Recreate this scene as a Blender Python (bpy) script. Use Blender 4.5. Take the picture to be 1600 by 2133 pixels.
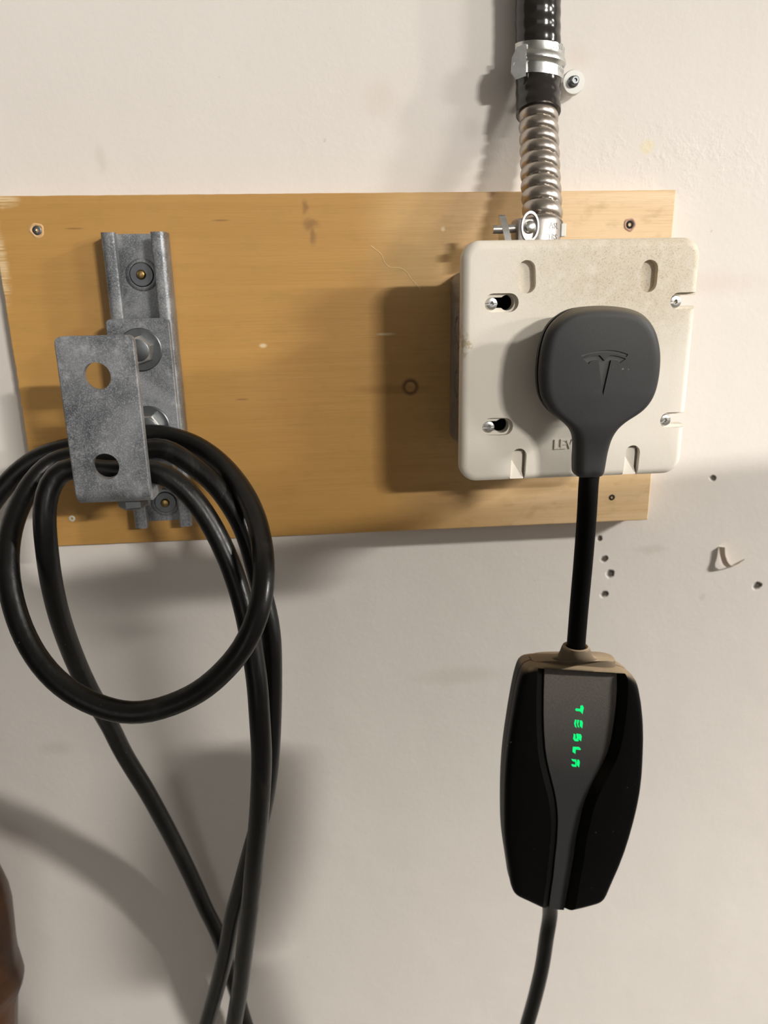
import bpy, bmesh, math, random
from mathutils import Vector, Matrix, noise
import numpy as np
random.seed(4)
for o in list(bpy.data.objects): bpy.data.objects.remove(o)
S = bpy.context.scene; COL = S.collection
MM = 0.001; Z0 = 1.25            # millimetres; the camera's height above the floor

# ------------------------------------------------------------------ camera
F_PX, YAW, PITCH, ROLL, CAM = 1569.8, 0.0830, 0.2900, -0.0190, Vector((0, -571.8, 0))
cy, sy, cp, sp = math.cos(YAW), math.sin(YAW), math.cos(PITCH), math.sin(PITCH)
FWD = Vector((sy*cp, cy*cp, -sp)); r0 = Vector((cy, -sy, 0)); u0 = r0.cross(FWD)
RGT = math.cos(ROLL)*r0 + math.sin(ROLL)*u0; UPV = -math.sin(ROLL)*r0 + math.cos(ROLL)*u0
cam = bpy.data.cameras.new('camera'); cam_o = bpy.data.objects.new('camera', cam); COL.objects.link(cam_o)
m = Matrix((RGT, UPV, -FWD)).transposed().to_4x4(); m.translation = Vector((0, CAM.y*MM, Z0)); cam_o.matrix_world = m
cam.sensor_fit = 'VERTICAL'; cam.sensor_height = 36; cam.lens = 36*F_PX/2133; cam.clip_start = 0.01
cam.dof.use_dof = True; cam.dof.focus_distance = 0.455; cam.dof.aperture_fstop = 7.5
S.camera = cam_o
def at(px, py, y):               # pixel of the photograph -> point (mm) on the plane at depth y in front of the wall
    d = FWD*F_PX + RGT*(px-800) + UPV*(1066.5-py)
    return CAM + d*((y-CAM.y)/d.y)
def at_plane(px, py, p0, n):
    d = FWD*F_PX + RGT*(px-800) + UPV*(1066.5-py)
    return CAM + d*((p0-CAM).dot(n)/d.dot(n))

# ------------------------------------------------------------------ light
W = bpy.data.worlds.new('world'); S.world = W; W.use_nodes = True
W.node_tree.nodes['Background'].inputs[0].default_value = (1.0, 0.97, 0.93, 1)
W.node_tree.nodes['Background'].inputs[1].default_value = 1.1
def tube_lamp(name, c, length, width, aim, power, spread=180.):
    """ceiling tube running along the wall, its face turned towards a point"""
    L = bpy.data.lights.new(name, 'AREA'); L.shape = 'RECTANGLE'; L.size = length; L.size_y = width
    L.energy = power; L.color = (1.0, 0.958, 0.895); L.spread = math.radians(spread)
    o = bpy.data.objects.new(name, L); COL.objects.link(o)
    c = Vector((c[0], c[1], Z0+c[2])); zax = (c-Vector((aim[0], aim[1], Z0+aim[2]))).normalized()
    xax = (Vector((1, 0, 0))-zax*zax.x).normalized(); yax = zax.cross(xax)
    mm = Matrix((xax, yax, zax)).transposed().to_4x4(); mm.translation = c; o.matrix_world = mm
    return o
tube_lamp('ceiling_tube_middle', (1.95, -3.80, 1.15), 0.50, 0.06, (-0.70, 0, 0.40), 14.2, 60.)
tube_lamp('ceiling_tube_right', (4.65, -3.80, 1.15), 0.90, 0.06, (0.1, 0, 0), 74)
tube_lamp('ceiling_spot_tube', (2.90, -1.25, 1.15), 0.45, 0.12, (0.10, 0, -0.90), 10.4, 35.)
S.view_settings.view_transform = 'Standard'; S.view_settings.look = 'None'
S.view_settings.gamma = 1; S.view_settings.use_curve_mapping = False
S.view_settings.exposure = 0.0

# ------------------------------------------------------------------ materials
class NT:
    def __init__(s, name):
        s.m = bpy.data.materials.new(name); s.m.use_nodes = True; s.t = s.m.node_tree
        s.b = s.t.nodes['Principled BSDF']
        s.co = s.t.nodes.new('ShaderNodeTexCoord')
    def n(s, kind, **kw):
        nd = s.t.nodes.new('ShaderNode'+kind)
        for k, v in kw.items(): setattr(nd, k, v)
        return nd
    def l(s, a, b): s.t.links.new(a, b)
    def mapped(s, scale):
        mp = s.n('Mapping'); mp.inputs['Scale'].default_value = scale; s.l(s.co.outputs['Object'], mp.inputs[0]); return mp.outputs[0]
    def noise(s, scale, detail=4, rough=.55, vec=None, dist=0):
        nd = s.n('TexNoise'); nd.inputs['Scale'].default_value = scale; nd.inputs['Detail'].default_value = detail
        nd.inputs['Roughness'].default_value = rough; nd.inputs['Distortion'].default_value = dist
        s.l(vec or s.co.outputs['Object'], nd.inputs['Vector']); return nd.outputs['Fac']
    def ramp(s, fac, stops):
        r = s.n('ValToRGB'); e = r.color_ramp.elements
        while len(e) < len(stops): e.new(.5)
        for k, (p, c) in enumerate(stops):
            e[k].position = p; e[k].color = (*c, 1) if len(c) == 3 else c
        s.l(fac, r.inputs[0]); return r.outputs[0]
    def val(s, fac, p0, p1, v0=0., v1=1.):
        r = s.n('MapRange'); r.interpolation_type = 'SMOOTHSTEP'
        for i, v in enumerate((p0, p1, v0, v1)): r.inputs[1+i].default_value = v
        s.l(fac, r.inputs[0]); return r.outputs[0]
    def mix(s, fac, a, b):
        x = s.n('Mix', data_type='RGBA')
        for sock, v in ((x.inputs[0], fac), (x.inputs[6], a), (x.inputs[7], b)):
            if isinstance(v, (int, float)): sock.default_value = v
            elif isinstance(v, tuple): sock.default_value = (*v, 1)
            else: s.l(v, sock)
        return x.outputs[2]
    def math(s, op, a, b=None):
        x = s.n('Math', operation=op)
        for i, v in enumerate((a, b)):
            if v is None: continue
            if isinstance(v, (int, float)): x.inputs[i].default_value = v
            else: s.l(v, x.inputs[i])
        return x.outputs[0]
    def bump(s, h, dist, strength=1.0, chain=None):
        x = s.n('Bump'); x.inputs['Distance'].default_value = dist; x.inputs['Strength'].default_value = strength
        s.l(h, x.inputs['Height'])
        if chain: s.l(chain, x.inputs['Normal'])
        return x.outputs[0]
    def up(s):                   # how far a surface looks upward
        g = s.n('NewGeometry'); sep = s.n('SeparateXYZ'); s.l(g.outputs['Normal'], sep.inputs[0]); return sep.outputs[2]
    def set(s, color=None, rough=None, metal=None, normal=None, spec=None):
        for key, v in (('Base Color', color), ('Roughness', rough), ('Metallic', metal), ('Normal', normal), ('Specular IOR Level', spec)):
            if v is None: continue
            k = s.b.inputs[key]
            if isinstance(v, (int, float)): k.default_value = v
            elif isinstance(v, tuple): k.default_value = (*v, 1)
            else: s.l(v, k)
        return s.m
    def spot(s, p, r, soft=.5, sx=1., sz=1., wob=None):   # a small blotch round a point (metres, object space), 0..1
        mp = s.n('Mapping'); mp.inputs['Location'].default_value = (-p[0]*sx, 0, -p[2]*sz); mp.inputs['Scale'].default_value = (sx, 0, sz)
        s.l(wob or s.co.outputs['Object'], mp.inputs[0])
        ln = s.n('VectorMath', operation='LENGTH'); s.l(mp.outputs[0], ln.inputs[0])
        return s.val(ln.outputs['Value'], r*(1-soft), r*(1+soft), 1., 0.)
    def smax(s, fs):
        a = fs[0]
        for b in fs[1:]: a = s.math('MAXIMUM', a, b)
        return a

def wobbled(t, scale, amt):
    nz = t.n('TexNoise'); nz.inputs['Scale'].default_value = scale; nz.inputs['Detail'].default_value = 3
    t.l(t.co.outputs['Object'], nz.inputs['Vector'])
    sub = t.n('VectorMath', operation='SUBTRACT'); t.l(nz.outputs['Color'], sub.inputs[0]); sub.inputs[1].default_value = (.5, .5, .5)
    sc = t.n('VectorMath', operation='SCALE'); t.l(sub.outputs[0], sc.inputs[0]); sc.inputs['Scale'].default_value = amt
    ad = t.n('VectorMath', operation='ADD'); t.l(t.co.outputs['Object'], ad.inputs[0]); t.l(sc.outputs[0], ad.inputs[1])
    return ad.outputs[0]

def wall_material():
    t = NT('painted_plaster'); wb = wobbled(t, 90, .006)
    w = lambda px, py: at(px, py, 0)*MM
    holes = t.smax([t.spot(w(*p), r, .45, wob=wb) for p, r in (
        ((1485, 996), .0022), ((1577, 1221), .0030), ((1250, 1121), .0022), ((1258, 1164), .0026), ((1271, 1195), .0030),
        ((1259, 1239), .0026))])
    smear = t.smax([t.spot(w(1357, 1144), .0045, .6, .35, 1.4, wob=wb), t.spot(w(1465, 1243), .0028, .6, wob=wb), t.spot(w(118, 1558), .006, .7, .5, 1, wob=wb),
                    t.spot(w(955, 1408), .010, .7, .35, 1.5, wob=wb), t.spot(w(985, 268), .006, .8, wob=wb), t.spot(w(210, 330), .003, .8, 1, .4, wob=wb)])
    cream = t.smax([t.spot(w(1348, 305), .0045, .5, 1, 1, wob=wb)])
    pink = t.smax([t.spot(w(1205, 120), .007, .8, wob=wb), t.spot(w(1480, 590), .012, .8, .30, 1.6, wob=wb), t.spot(w(790, 205), .010, .9, wob=wb)])
    lump = t.noise(9, 5, .6); fine = t.noise(240, 3, .6); mott = t.noise(3.2, 4, .6)
    col = t.ramp(mott, [(.3, (.735, .69, .645)), (.7, (.775, .735, .69))])
    sp_ = t.val(t.noise(130, 2, .5), .745, .80)
    col = t.mix(t.math('MULTIPLY', sp_, .35), col, (.36, .30, .25))
    col = t.mix(t.math('MULTIPLY', pink, .35), col, (.68, .56, .50))
    col = t.mix(t.math('MULTIPLY', cream, .6), col, (.80, .70, .44))
    col = t.mix(t.math('MULTIPLY', smear, .16), col, (.36, .30, .22))
    col = t.mix(t.math('MULTIPLY', holes, .92), col, (.05, .035, .022))
    rough_patch = t.math('MULTIPLY', t.val(t.noise(60, 4, .7), .45, .7), t.spot(w(1420, 330), .05, .8, .55, 2.2, wob=wb))
    n1 = t.bump(lump, .0022, .5)
    n2 = t.bump(fine, .0003, .35, n1)
    n3 = t.bump(rough_patch, .0006, .35, n2)
    n4 = t.bump(t.math('SUBTRACT', 1., holes), .003, .8, n3)
    return t.set(col, .62, 0., n4, .3)

def ply_material():
    t = NT('varnished_plywood'); wb = wobbled(t, 14, .02)
    g1 = t.noise(1, 6, .62, t.mapped((5, 5, 130)), .6); g2 = t.noise(1, 4, .6, t.mapped((26, 26, 900)))
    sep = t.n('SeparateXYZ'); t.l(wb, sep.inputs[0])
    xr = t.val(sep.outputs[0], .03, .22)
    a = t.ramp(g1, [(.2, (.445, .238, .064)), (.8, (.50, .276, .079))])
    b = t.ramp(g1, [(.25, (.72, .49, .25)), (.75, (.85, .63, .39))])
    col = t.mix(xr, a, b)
    col = t.mix(t.val(g2, .52, .80, 0, .30), col, (.30, .155, .045))
    col = t.mix(t.val(t.noise(7, 3, .6), .55, .8, 0, .25), col, (.60, .38, .14))
    col = t.mix(t.val(t.noise(1, 3, .6, t.mapped((60, 60, 110))), .5, .75, 0, .35), col, (.37, .235, .06))
    p = lambda px, py: (at(px, py, -18)-Vector((0, 0, -181.9)))*MM
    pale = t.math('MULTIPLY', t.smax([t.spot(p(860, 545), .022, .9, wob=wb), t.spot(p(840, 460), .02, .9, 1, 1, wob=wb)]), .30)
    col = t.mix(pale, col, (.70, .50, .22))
    wb2 = wobbled(t, 160, .006)
    marks = t.smax([t.spot(p(635, 430), .002, .7, 1, .5, wob=wb2), t.spot(p(648, 467), .0028, .7, .6, 1, wob=wb2), t.spot(p(652, 490), .002, .7, 1, .35, wob=wb2),
                    t.spot(p(155, 476), .0012, .5, .22, 2.2), t.spot(p(460, 459), .0012, .5, .22, 2.2), t.spot(p(505, 832), .0012, .6, .3, 2.2)])
    col = t.mix(t.math('MULTIPLY', marks, .6), col, (.20, .10, .035))
    nick = t.smax([t.spot(p(548, 720), .0014, .6, .6, 1), t.spot(p(923, 477), .0013, .6), t.spot(p(803, 696), .0014, .6, .25, 1.6)])
    col = t.mix(t.math('MULTIPLY', nick, .7), col, (.80, .66, .42))
    split = t.math('MULTIPLY', t.smax([t.spot(p(0, 414), .006, .5, .6, 1.2, wob=wb2), t.spot(p(-2, 545), .012, .5, 2.6, .5, wob=wb2)]), t.val(g2, .35, .55))
    col = t.mix(t.math('MULTIPLY', split, .75), col, (.78, .60, .36))
    knot = t.math('MULTIPLY', t.spot(p(855, 806), .006, .25), t.math('SUBTRACT', 1., t.spot(p(855, 806), .0036, .2)))
    col = t.mix(t.math('MULTIPLY', knot, .85), col, (.09, .04, .012))
    streak = t.spot(p(810, 811), .0028, .7, .12, 1.0, wob=wb2)
    col = t.mix(t.math('MULTIPLY', streak, .4), col, (.25, .12, .03))
    stain = t.smax([t.spot(p(920, 1040), .012, .9, .5, 1.3, wob=wb), t.spot(p(1120, 1016), .006, .8, .3, 1.4, wob=wb)])
    col = t.mix(t.math('MULTIPLY', stain, .4), col, (.22, .12, .035))
    nb = t.bump(g2, .0002, .5); nb = t.bump(g1, .0004, .4, nb)
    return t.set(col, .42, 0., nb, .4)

def galv_material(name, lo, hi, rough=.48, scale=90, metal=.55, white=.35):
    t = NT(name); big = t.noise(22, 6, .7, dist=1.2); sm = t.noise(scale*20, 2, .6); mid = t.noise(scale, 4, .7)
    col = t.ramp(big, [(.40, lo), (.62, hi)])
    col = t.mix(t.val(mid, .52, .72, 0, white), col, (.46, .48, .50))
    sepk = t.val(sm, .46, .70, 0, .5)
    col = t.mix(sepk, col, (.55, .56, .58))
    r = t.val(big, .3, .7, rough-.1, rough+.12)
    nb = t.bump(sm, .00010, .4); nb = t.bump(mid, .0003, .4, nb)
    return t.set(col, r, metal, nb)

def metal_material(name, color, rough, bump=0.0):
    t = NT(name); mid = t.noise(180, 4, .6)
    col = t.mix(t.val(mid, .4, .75, 0, .4), color, tuple(c*.62 for c in color))
    nb = t.bump(mid, .0002, bump) if bump else None
    return t.set(col, rough, 1., nb)

def cable_material():
    t = NT('black_cable_rubber')
    st = t.noise(1, 5, .7, t.mapped((60, 60, 14)), .8); sp_ = t.noise(420, 2, .5)
    col = t.mix(t.val(st, .56, .80, 0, .30), (.0026, .0025, .0023), (.040, .035, .029))
    col = t.mix(t.val(sp_, .74, .80, 0, .5), col, (.30, .27, .22))
    nb = t.bump(t.noise(1, 4, .6, t.mapped((420, 420, 60))), .0004, .35)
    return t.set(col, t.val(st, .4, .75, .30, .50), 0., nb, .35)

def rubber_material(name, color, rough, dust_c, dust, speck=.3, grain=True, spec=.35):
    t = NT(name); n1 = t.noise(45, 5, .65); n2 = t.noise(900, 2, .6)
    up = t.up(); d = t.math('MULTIPLY', t.val(up, .25, .85), dust)
    col = t.mix(t.val(n1, .55, .85, 0, .25), color, tuple(c*2.0+.003 for c in color))
    sk = t.math('MULTIPLY', t.val(t.noise(330, 2, .5), .70, .78), t.val(t.noise(28, 2, .5), .52, .66))
    col = t.mix(t.math('MULTIPLY', sk, speck), col, (.45, .42, .36))
    col = t.mix(t.math('MULTIPLY', d, t.val(n1, .2, .5, .7, 1.)), col, dust_c)
    nb = t.bump(n2, .0001, .3) if grain else None
    return t.set(col, rough, 0., nb, spec)

def cover_material():
    t = NT('ivory_thermoset'); wb = wobbled(t, 30, .03)
    p = lambda px, py: (at(px, py, -110)-Vector((161.1, -18, -121.0)))*MM
    grain = t.noise(520, 2, .6)
    col = t.ramp(t.noise(14, 4, .6), [(.3, (.735, .685, .60)), (.7, (.77, .725, .645))])
    zone = t.math('MULTIPLY', t.spot(p(1335, 545), .050, .75, .75, 1.2, wob=wb), t.val(t.noise(160, 4, .7), .25, .60, .45, 1))
    col = t.mix(t.math('MULTIPLY', zone, .70), col, (.56, .48, .345))
    col = t.mix(t.math('MULTIPLY', t.math('MULTIPLY', zone, t.val(t.noise(1300, 2, .6), .52, .68)), .6), col, (.36, .30, .21))
    chip = t.math('MULTIPLY', t.spot(p(961, 700), .005, .5, 2.4, .6, wob=wb), t.val(t.noise(200, 3, .6), .4, .6))
    col = t.mix(t.math('MULTIPLY', chip, .7), col, (.42, .32, .14))
    nb = t.bump(grain, .0002, .22)
    return t.set(col, .5, 0., nb, .35)

def face_material():
    t = NT('grey_face_plastic'); n2 = t.noise(900, 2, .6); wb = wobbled(t, 40, .012)
    sep = t.n('SeparateXYZ'); t.l(wb, sep.inputs[0]); top = at(1205, 1400, -124).z*MM+Z0-(Z0-.470); low = at(1205, 1640, -124).z*MM+Z0-(Z0-.470)
    top_blend = t.math('MULTIPLY', t.val(sep.outputs[2], low, top), t.val(n2, .3, .7, .75, 1.))  # strip blends to a lighter grey towards its top
    col = t.mix(top_blend, (.036, .036, .037), (.150, .136, .122))
    return t.set(col, .6, 0., t.bump(n2, .00015, .6), .3)

def plain(name, color, rough=.5, metal=0., spec=.5):
    return NT(name).set(color, rough, metal, None, spec)

def glow(name, color, strength):
    t = NT(name); t.b.inputs['Emission Color'].default_value = (*color, 1); t.b.inputs['Emission Strength'].default_value = strength
    return t.set(tuple(c*.3 for c in color), .4)

M = dict(
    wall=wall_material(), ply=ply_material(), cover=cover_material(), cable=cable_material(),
    strut=galv_material('galvanised_channel_steel', (.13, .14, .15), (.30, .31, .32), .42, 60, .65, .3),
    bracket=galv_material('hot_dip_galvanised_steel', (.075, .082, .092), (.21, .22, .235), .5, 110, .45, .5),
    backplate=galv_material('zinc_plate', (.16, .165, .17), (.30, .31, .31), .4, 60, .7, .3),
    zinc=metal_material('bright_zinc', (.62, .62, .60), .30), darkzinc=metal_material('dark_zinc', (.17, .18, .19), .42),
    brass=metal_material('brass_screw', (.45, .30, .12), .3), boxsteel=galv_material('box_steel', (.19, .18, .175), (.33, .32, .31), .5, 60, .4, .2),
    flex=metal_material('flexible_steel_hose', (.50, .45, .40), .30, .2), cast=metal_material('cast_zinc', (.44, .41, .385), .42, .8),
    strap=metal_material('strap_zinc', (.66, .67, .65), .30, .15), jacket=plain('black_pvc_jacket', (.018, .015, .013), .16, 0, .6),
    plug=rubber_material('charcoal_plug_rubber', (.024, .024, .025), .55, (.24, .20, .14), .55, .7),
    emblem=plain('emblem_rubber', (.040, .040, .041), .42), gasket=plain('black_gasket', (.004, .004, .004), .6), lead=rubber_material('lead_cable_rubber', (.0012, .0012, .0012), .6, (.1, .1, .1), .0, .05, False, .10),
    shell=rubber_material('black_shell_plastic', (.0015, .0015, .0015), .5, (.35, .265, .17), .95, .25, True, .12),
    face=face_material(),
    collar=rubber_material('dusty_collar_rubber', (.16, .122, .08), .8, (.36, .275, .18), .9, .1),
    green=glow('green_led', (.0, .86, .20), 1.0), white=plain('white_spacer_plastic', (.72, .72, .68), .45), whitescrew=plain('white_painted_screw', (.62, .62, .55), .4),
    black=plain('dark_cavity', (.004, .004, .004), .8), splinter=plain('raw_wood', (.66, .42, .20), .8), flap=plain('torn_paint', (.68, .58, .50), .7),
    copper=plain('pinkish_wood_plug', (.50, .30, .22), .6), room=plain('room_paint', (.62, .60, .56), .8), concrete=plain('concrete', (.30, .29, .27), .85),
    mid=plain('grey_paint', (.30, .29, .28), .8), dark=plain('dark_grey_paint', (.10, .095, .09), .8), brown=None)
def brown_material():
    t = NT('brown_leather'); n = t.noise(30, 4, .6)
    return t.set(t.ramp(n, [(.3, (.022, .006, .0015)), (.7, (.075, .028, .008))]), .35, 0., t.bump(t.noise(160, 3, .6), .0006, .4), .5)
M['brown'] = brown_material()

# ------------------------------------------------------------------ building helpers (millimetres in, metres out)
def thing(name, label, cat, base, group=None):
    o = bpy.data.objects.new(name, None); COL.objects.link(o); o.empty_display_size = .02
    o.location = Vector((base[0]*MM, base[1]*MM, base[2]*MM+Z0)); o['label'] = label; o['category'] = cat
    if group: o['group'] = group
    return o
def root_of(o):
    while o.parent: o = o.parent
    return o
def finish(name, me, mat, parent=None, smooth=35, base=None, label=None):
    """mesh in absolute mm -> object; parts share their thing's origin"""
    me.name = name
    if parent is not None: org = root_of(parent).location
    else: org = Vector((base[0]*MM, base[1]*MM, base[2]*MM+Z0)) if base else Vector((0, 0, Z0))
    me.transform(Matrix.Translation(Vector((0, 0, Z0))-org) @ Matrix.Scale(MM, 4))
    me.materials.clear(); me.materials.append(mat)
    if smooth:
        me.polygons.foreach_set('use_smooth', [True]*len(me.polygons)); me.set_sharp_from_angle(angle=math.radians(smooth))
    me.update()
    o = bpy.data.objects.new(name, me); COL.objects.link(o)
    if parent is not None: o.parent = parent
    else: o.location = org
    if label: o['label'] = label
    return o
def tomesh(bm, fix=True):
    if fix: bmesh.ops.recalc_face_normals(bm, faces=bm.faces)
    me = bpy.data.meshes.new('m'); bm.to_mesh(me); bm.free(); return me
def box(bm, x0, x1, y0, y1, z0, z1, bev=0, seg=2):
    vs = [bm.verts.new((x, y, z)) for x in (x0, x1) for y in (y0, y1) for z in (z0, z1)]
    fs = [bm.faces.new([vs[i] for i in f]) for f in ((0, 1, 3, 2), (4, 6, 7, 5), (0, 4, 5, 1), (2, 3, 7, 6), (0, 2, 6, 4), (1, 5, 7, 3))]
    if bev:
        es = {e for f in fs for e in f.edges}
        bmesh.ops.bevel(bm, geom=list(es), offset=bev, segments=seg, affect='EDGES', profile=.5)
def prism(bm, pts0, pts1):
    """closed loft between two loops of 3-D points"""
    loft(bm, [pts0, pts1])
def loft(bm, loops, cap=(True, True), closed=True):
    rings = [[bm.verts.new(p) for p in L] for L in loops]; n = len(rings[0])
    for a, b in zip(rings, rings[1:]):
        for i in range(n if closed else n-1):
            j = (i+1) % n
            try: bm.faces.new((a[i], a[j], b[j], b[i]))
            except ValueError: pass
    if cap[0]: bm.faces.new(list(reversed(rings[0])))
    if cap[1]: bm.faces.new(rings[-1])
    return rings
def frame_for(axis):
    a = Vector(axis).normalized(); h = Vector((0, 0, 1)) if abs(a.z) < .9 else Vector((1, 0, 0))
    u = a.cross(h).normalized(); return u, a.cross(u).normalized(), a
def lathe(bm, c, axis, prof, seg=32, rot=0.):
    """prof: (radius, distance along the axis); closed with caps"""
    u, v, a = frame_for(axis); c = Vector(c)
    loops = [[c + a*h + (u*math.cos(2*math.pi*k/seg+rot) + v*math.sin(2*math.pi*k/seg+rot))*max(r, .001) for k in range(seg)] for r, h in prof]
    loft(bm, loops)
def catmull(pts, step):
    P = [Vector(p) for p in pts]; P = [P[0]*2-P[1]] + P + [P[-1]*2-P[-2]]; out = []
    for i in range(1, len(P)-2):
        a, b, c, d = P[i-1:i+3]; n = max(2, int((c-b).length/step))
        for k in range(n):
            s = k/n
            out.append(.5*((2*b) + (c-a)*s + (2*a-5*b+4*c-d)*s*s + (3*b-a-3*c+d)*s**3))
    out.append(P[-2]); return out
def relax(P, it):
    for k in range(it*2):                       # alternate shrink and grow steps, so that the loops keep their size
        f = .5 if k % 2 == 0 else -.52
        P = [P[0]] + [P[i] + ((P[i-1]+P[i+1])*.5-P[i])*f for i in range(1, len(P)-1)] + [P[-1]]
    return P
def sweep(bm, path, rad, seg=20, cap=True):
    """rad: number or f(i, s, angle)"""
    n = len(path); T = [(path[min(i+1, n-1)]-path[max(i-1, 0)]).normalized() for i in range(n)]
    u = frame_for(T[0])[0]; loops = []; s = 0
    for i in range(n):
        if i: s += (path[i]-path[i-1]).length
        u = (u-T[i]*u.dot(T[i])).normalized(); v = T[i].cross(u)
        L = []
        for k in range(seg):
            th = 2*math.pi*k/seg; r = rad(i, s, th) if callable(rad) else rad
            L.append(path[i] + (u*math.cos(th)+v*math.sin(th))*r)
        loops.append(L)
    loft(bm, loops, (cap, cap))
def rrect(x0, x1, z0, z1, r, n=8):
    pts = []
    for cx, cz, a0 in ((x1-r, z1-r, 0), (x0+r, z1-r, 90), (x0+r, z0+r, 180), (x1-r, z0+r, 270)):
        for k in range(n+1):
            a = math.radians(a0+90*k/n); pts.append((cx+r*math.cos(a), cz+r*math.sin(a)))
    return pts
def capsule(x0, z0, x1, z1, r, n=10):
    d = Vector((x1-x0, z1-z0)); a0 = math.atan2(d.y, d.x); pts = []
    for k in range(n+1):
        a = a0-math.pi/2+math.pi*k/n; pts.append((x1+r*math.cos(a), z1+r*math.sin(a)))
    for k in range(n+1):
        a = a0+math.pi/2+math.pi*k/n; pts.append((x0+r*math.cos(a), z0+r*math.sin(a)))
    return pts
def xz(pts, y): return [Vector((x, y, z)) for x, z in pts]
def boolean(me, cutters, op='DIFFERENCE'):
    o = bpy.data.objects.new('tmp', me); COL.objects.link(o); tmp = [o]
    for c in cutters:
        co = bpy.data.objects.new('cut', c); COL.objects.link(co); tmp.append(co)
        md = o.modifiers.new('b', 'BOOLEAN'); md.object = co; md.operation = op; md.solver = 'EXACT'
    dg = bpy.context.evaluated_depsgraph_get(); dg.update()
    r = bpy.data.meshes.new_from_object(o.evaluated_get(dg))
    for t_ in tmp: bpy.data.objects.remove(t_)
    return r
def resample(poly, step, closed=True):
    P = [Vector(p) for p in poly]; out = []; n = len(P)
    for i in range(n if closed else n-1):
        a, b = P[i], P[(i+1) % n]; k = max(1, round((b-a).length/step))
        out += [a.lerp(b, j/k) for j in range(k)]
    return out
def smooth_closed(P, it=2):
    for _ in range(it):
        n = len(P); P = [P[i]*.5 + (P[i-1]+P[(i+1) % n])*.25 for i in range(n)]
    return P
def inset(poly, d):
    """offset a closed 2-D loop inwards by d (vertex normals)"""
    n = len(poly); area = sum(poly[i][0]*poly[(i+1) % n][1]-poly[(i+1) % n][0]*poly[i][1] for i in range(n)); s = 1 if area > 0 else -1
    out = []
    for i in range(n):
        a, b, c = Vector(poly[i-1]), Vector(poly[i]), Vector(poly[(i+1) % n])
        e1, e2 = (b-a).normalized(), (c-b).normalized(); n1, n2 = Vector((-e1.y, e1.x))*s, Vector((-e2.y, e2.x))*s
        nn = n1+n2; k = nn.length_squared
        out.append(b + nn*(d*2/max(k, 1.0)))
    return out
def text_mesh(body, size, extrude, offset=0., spacing=1.):
    c = bpy.data.curves.new('t', 'FONT'); c.body = body; c.size = size; c.extrude = extrude; c.offset = offset; c.resolution_u = 3
    c.align_x = 'CENTER'; c.align_y = 'CENTER'; c.space_character = spacing
    o = bpy.data.objects.new('t', c); COL.objects.link(o)
    dg = bpy.context.evaluated_depsgraph_get(); dg.update()
    me = bpy.data.meshes.new_from_object(o.evaluated_get(dg)); bpy.data.objects.remove(o); return me
def remap(me, f):
    for v in me.vertices: v.co = f(v.co.copy())
    return me
def structure(name, me, mat, base=(0, 0, 0), smooth=0, label=None):
    o = finish(name, me, mat, None, smooth, base, label); o['kind'] = 'structure'; return o

# ------------------------------------------------------------------ the setting
bm = bmesh.new(); box(bm, -1800, 6400, 0, 120, -1250, 1250); wall = structure('wall_back', tomesh(bm), M['wall'], label='off-white painted garage wall with holes and scuffs')
bm = bmesh.new(); box(bm, -1800, 6400, -5000, 120, -1300, -1250); structure('floor', tomesh(bm), M['concrete'])
bm = bmesh.new(); box(bm, -1920, -1800, -5000, 120, -1250, 1250); structure('added_wall_left', tomesh(bm), M['dark'])  # unseen dark wall, added to cut ambient light from the left
bm = bmesh.new(); box(bm, -1800, 6400, -5000, 120, 1250, 1300); structure('ceiling', tomesh(bm), M['room'])
# added unseen blocker: its top keeps the far tubes' light off the lower wall
bm = bmesh.new(); tp_ = [(-150, -1250), (1750, -1250), (1750, 175), (730, 175), (400, 133), (-150, 62)]
loft(bm, [xz(tp_, -930), xz(tp_, -1010)]); structure('light_blocker', tomesh(bm), M['mid'])
# torn flap of paint
def flap():
    pth = [at(1500, 1140, -2), at(1503, 1160, -3), at(1509, 1177, -4.5), at(1520, 1184, -4), at(1536, 1178, -2), at(1552, 1166, -1)]
    wd = [3.0, 2.6, 3.2, 3.4, 1.8, .6]; bm = bmesh.new(); a = []; b = []
    P = catmull(pth, 1.2)
    for i, p in enumerate(P):
        t_ = i/(len(P)-1)*5; k = min(int(t_), 4); w_ = wd[k]+(wd[k+1]-wd[k])*(t_-k)
        d = (P[min(i+1, len(P)-1)]-P[max(i-1, 0)]).normalized(); n_ = Vector((d.z, 0, -d.x))
        a.append(p + Vector((0, 1.5, 0))); b.append(p + n_*-w_ + Vector((0, -w_*.8, 0)))
    L = []
    for p, q in zip(a, b): L.append([p, q, q+Vector((0, .5, 0)), p+Vector((0, .5, 0))])
    loft(bm, L); return finish('paint_flap', tomesh(bm), M['flap'], wall, 40)
flap()

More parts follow.
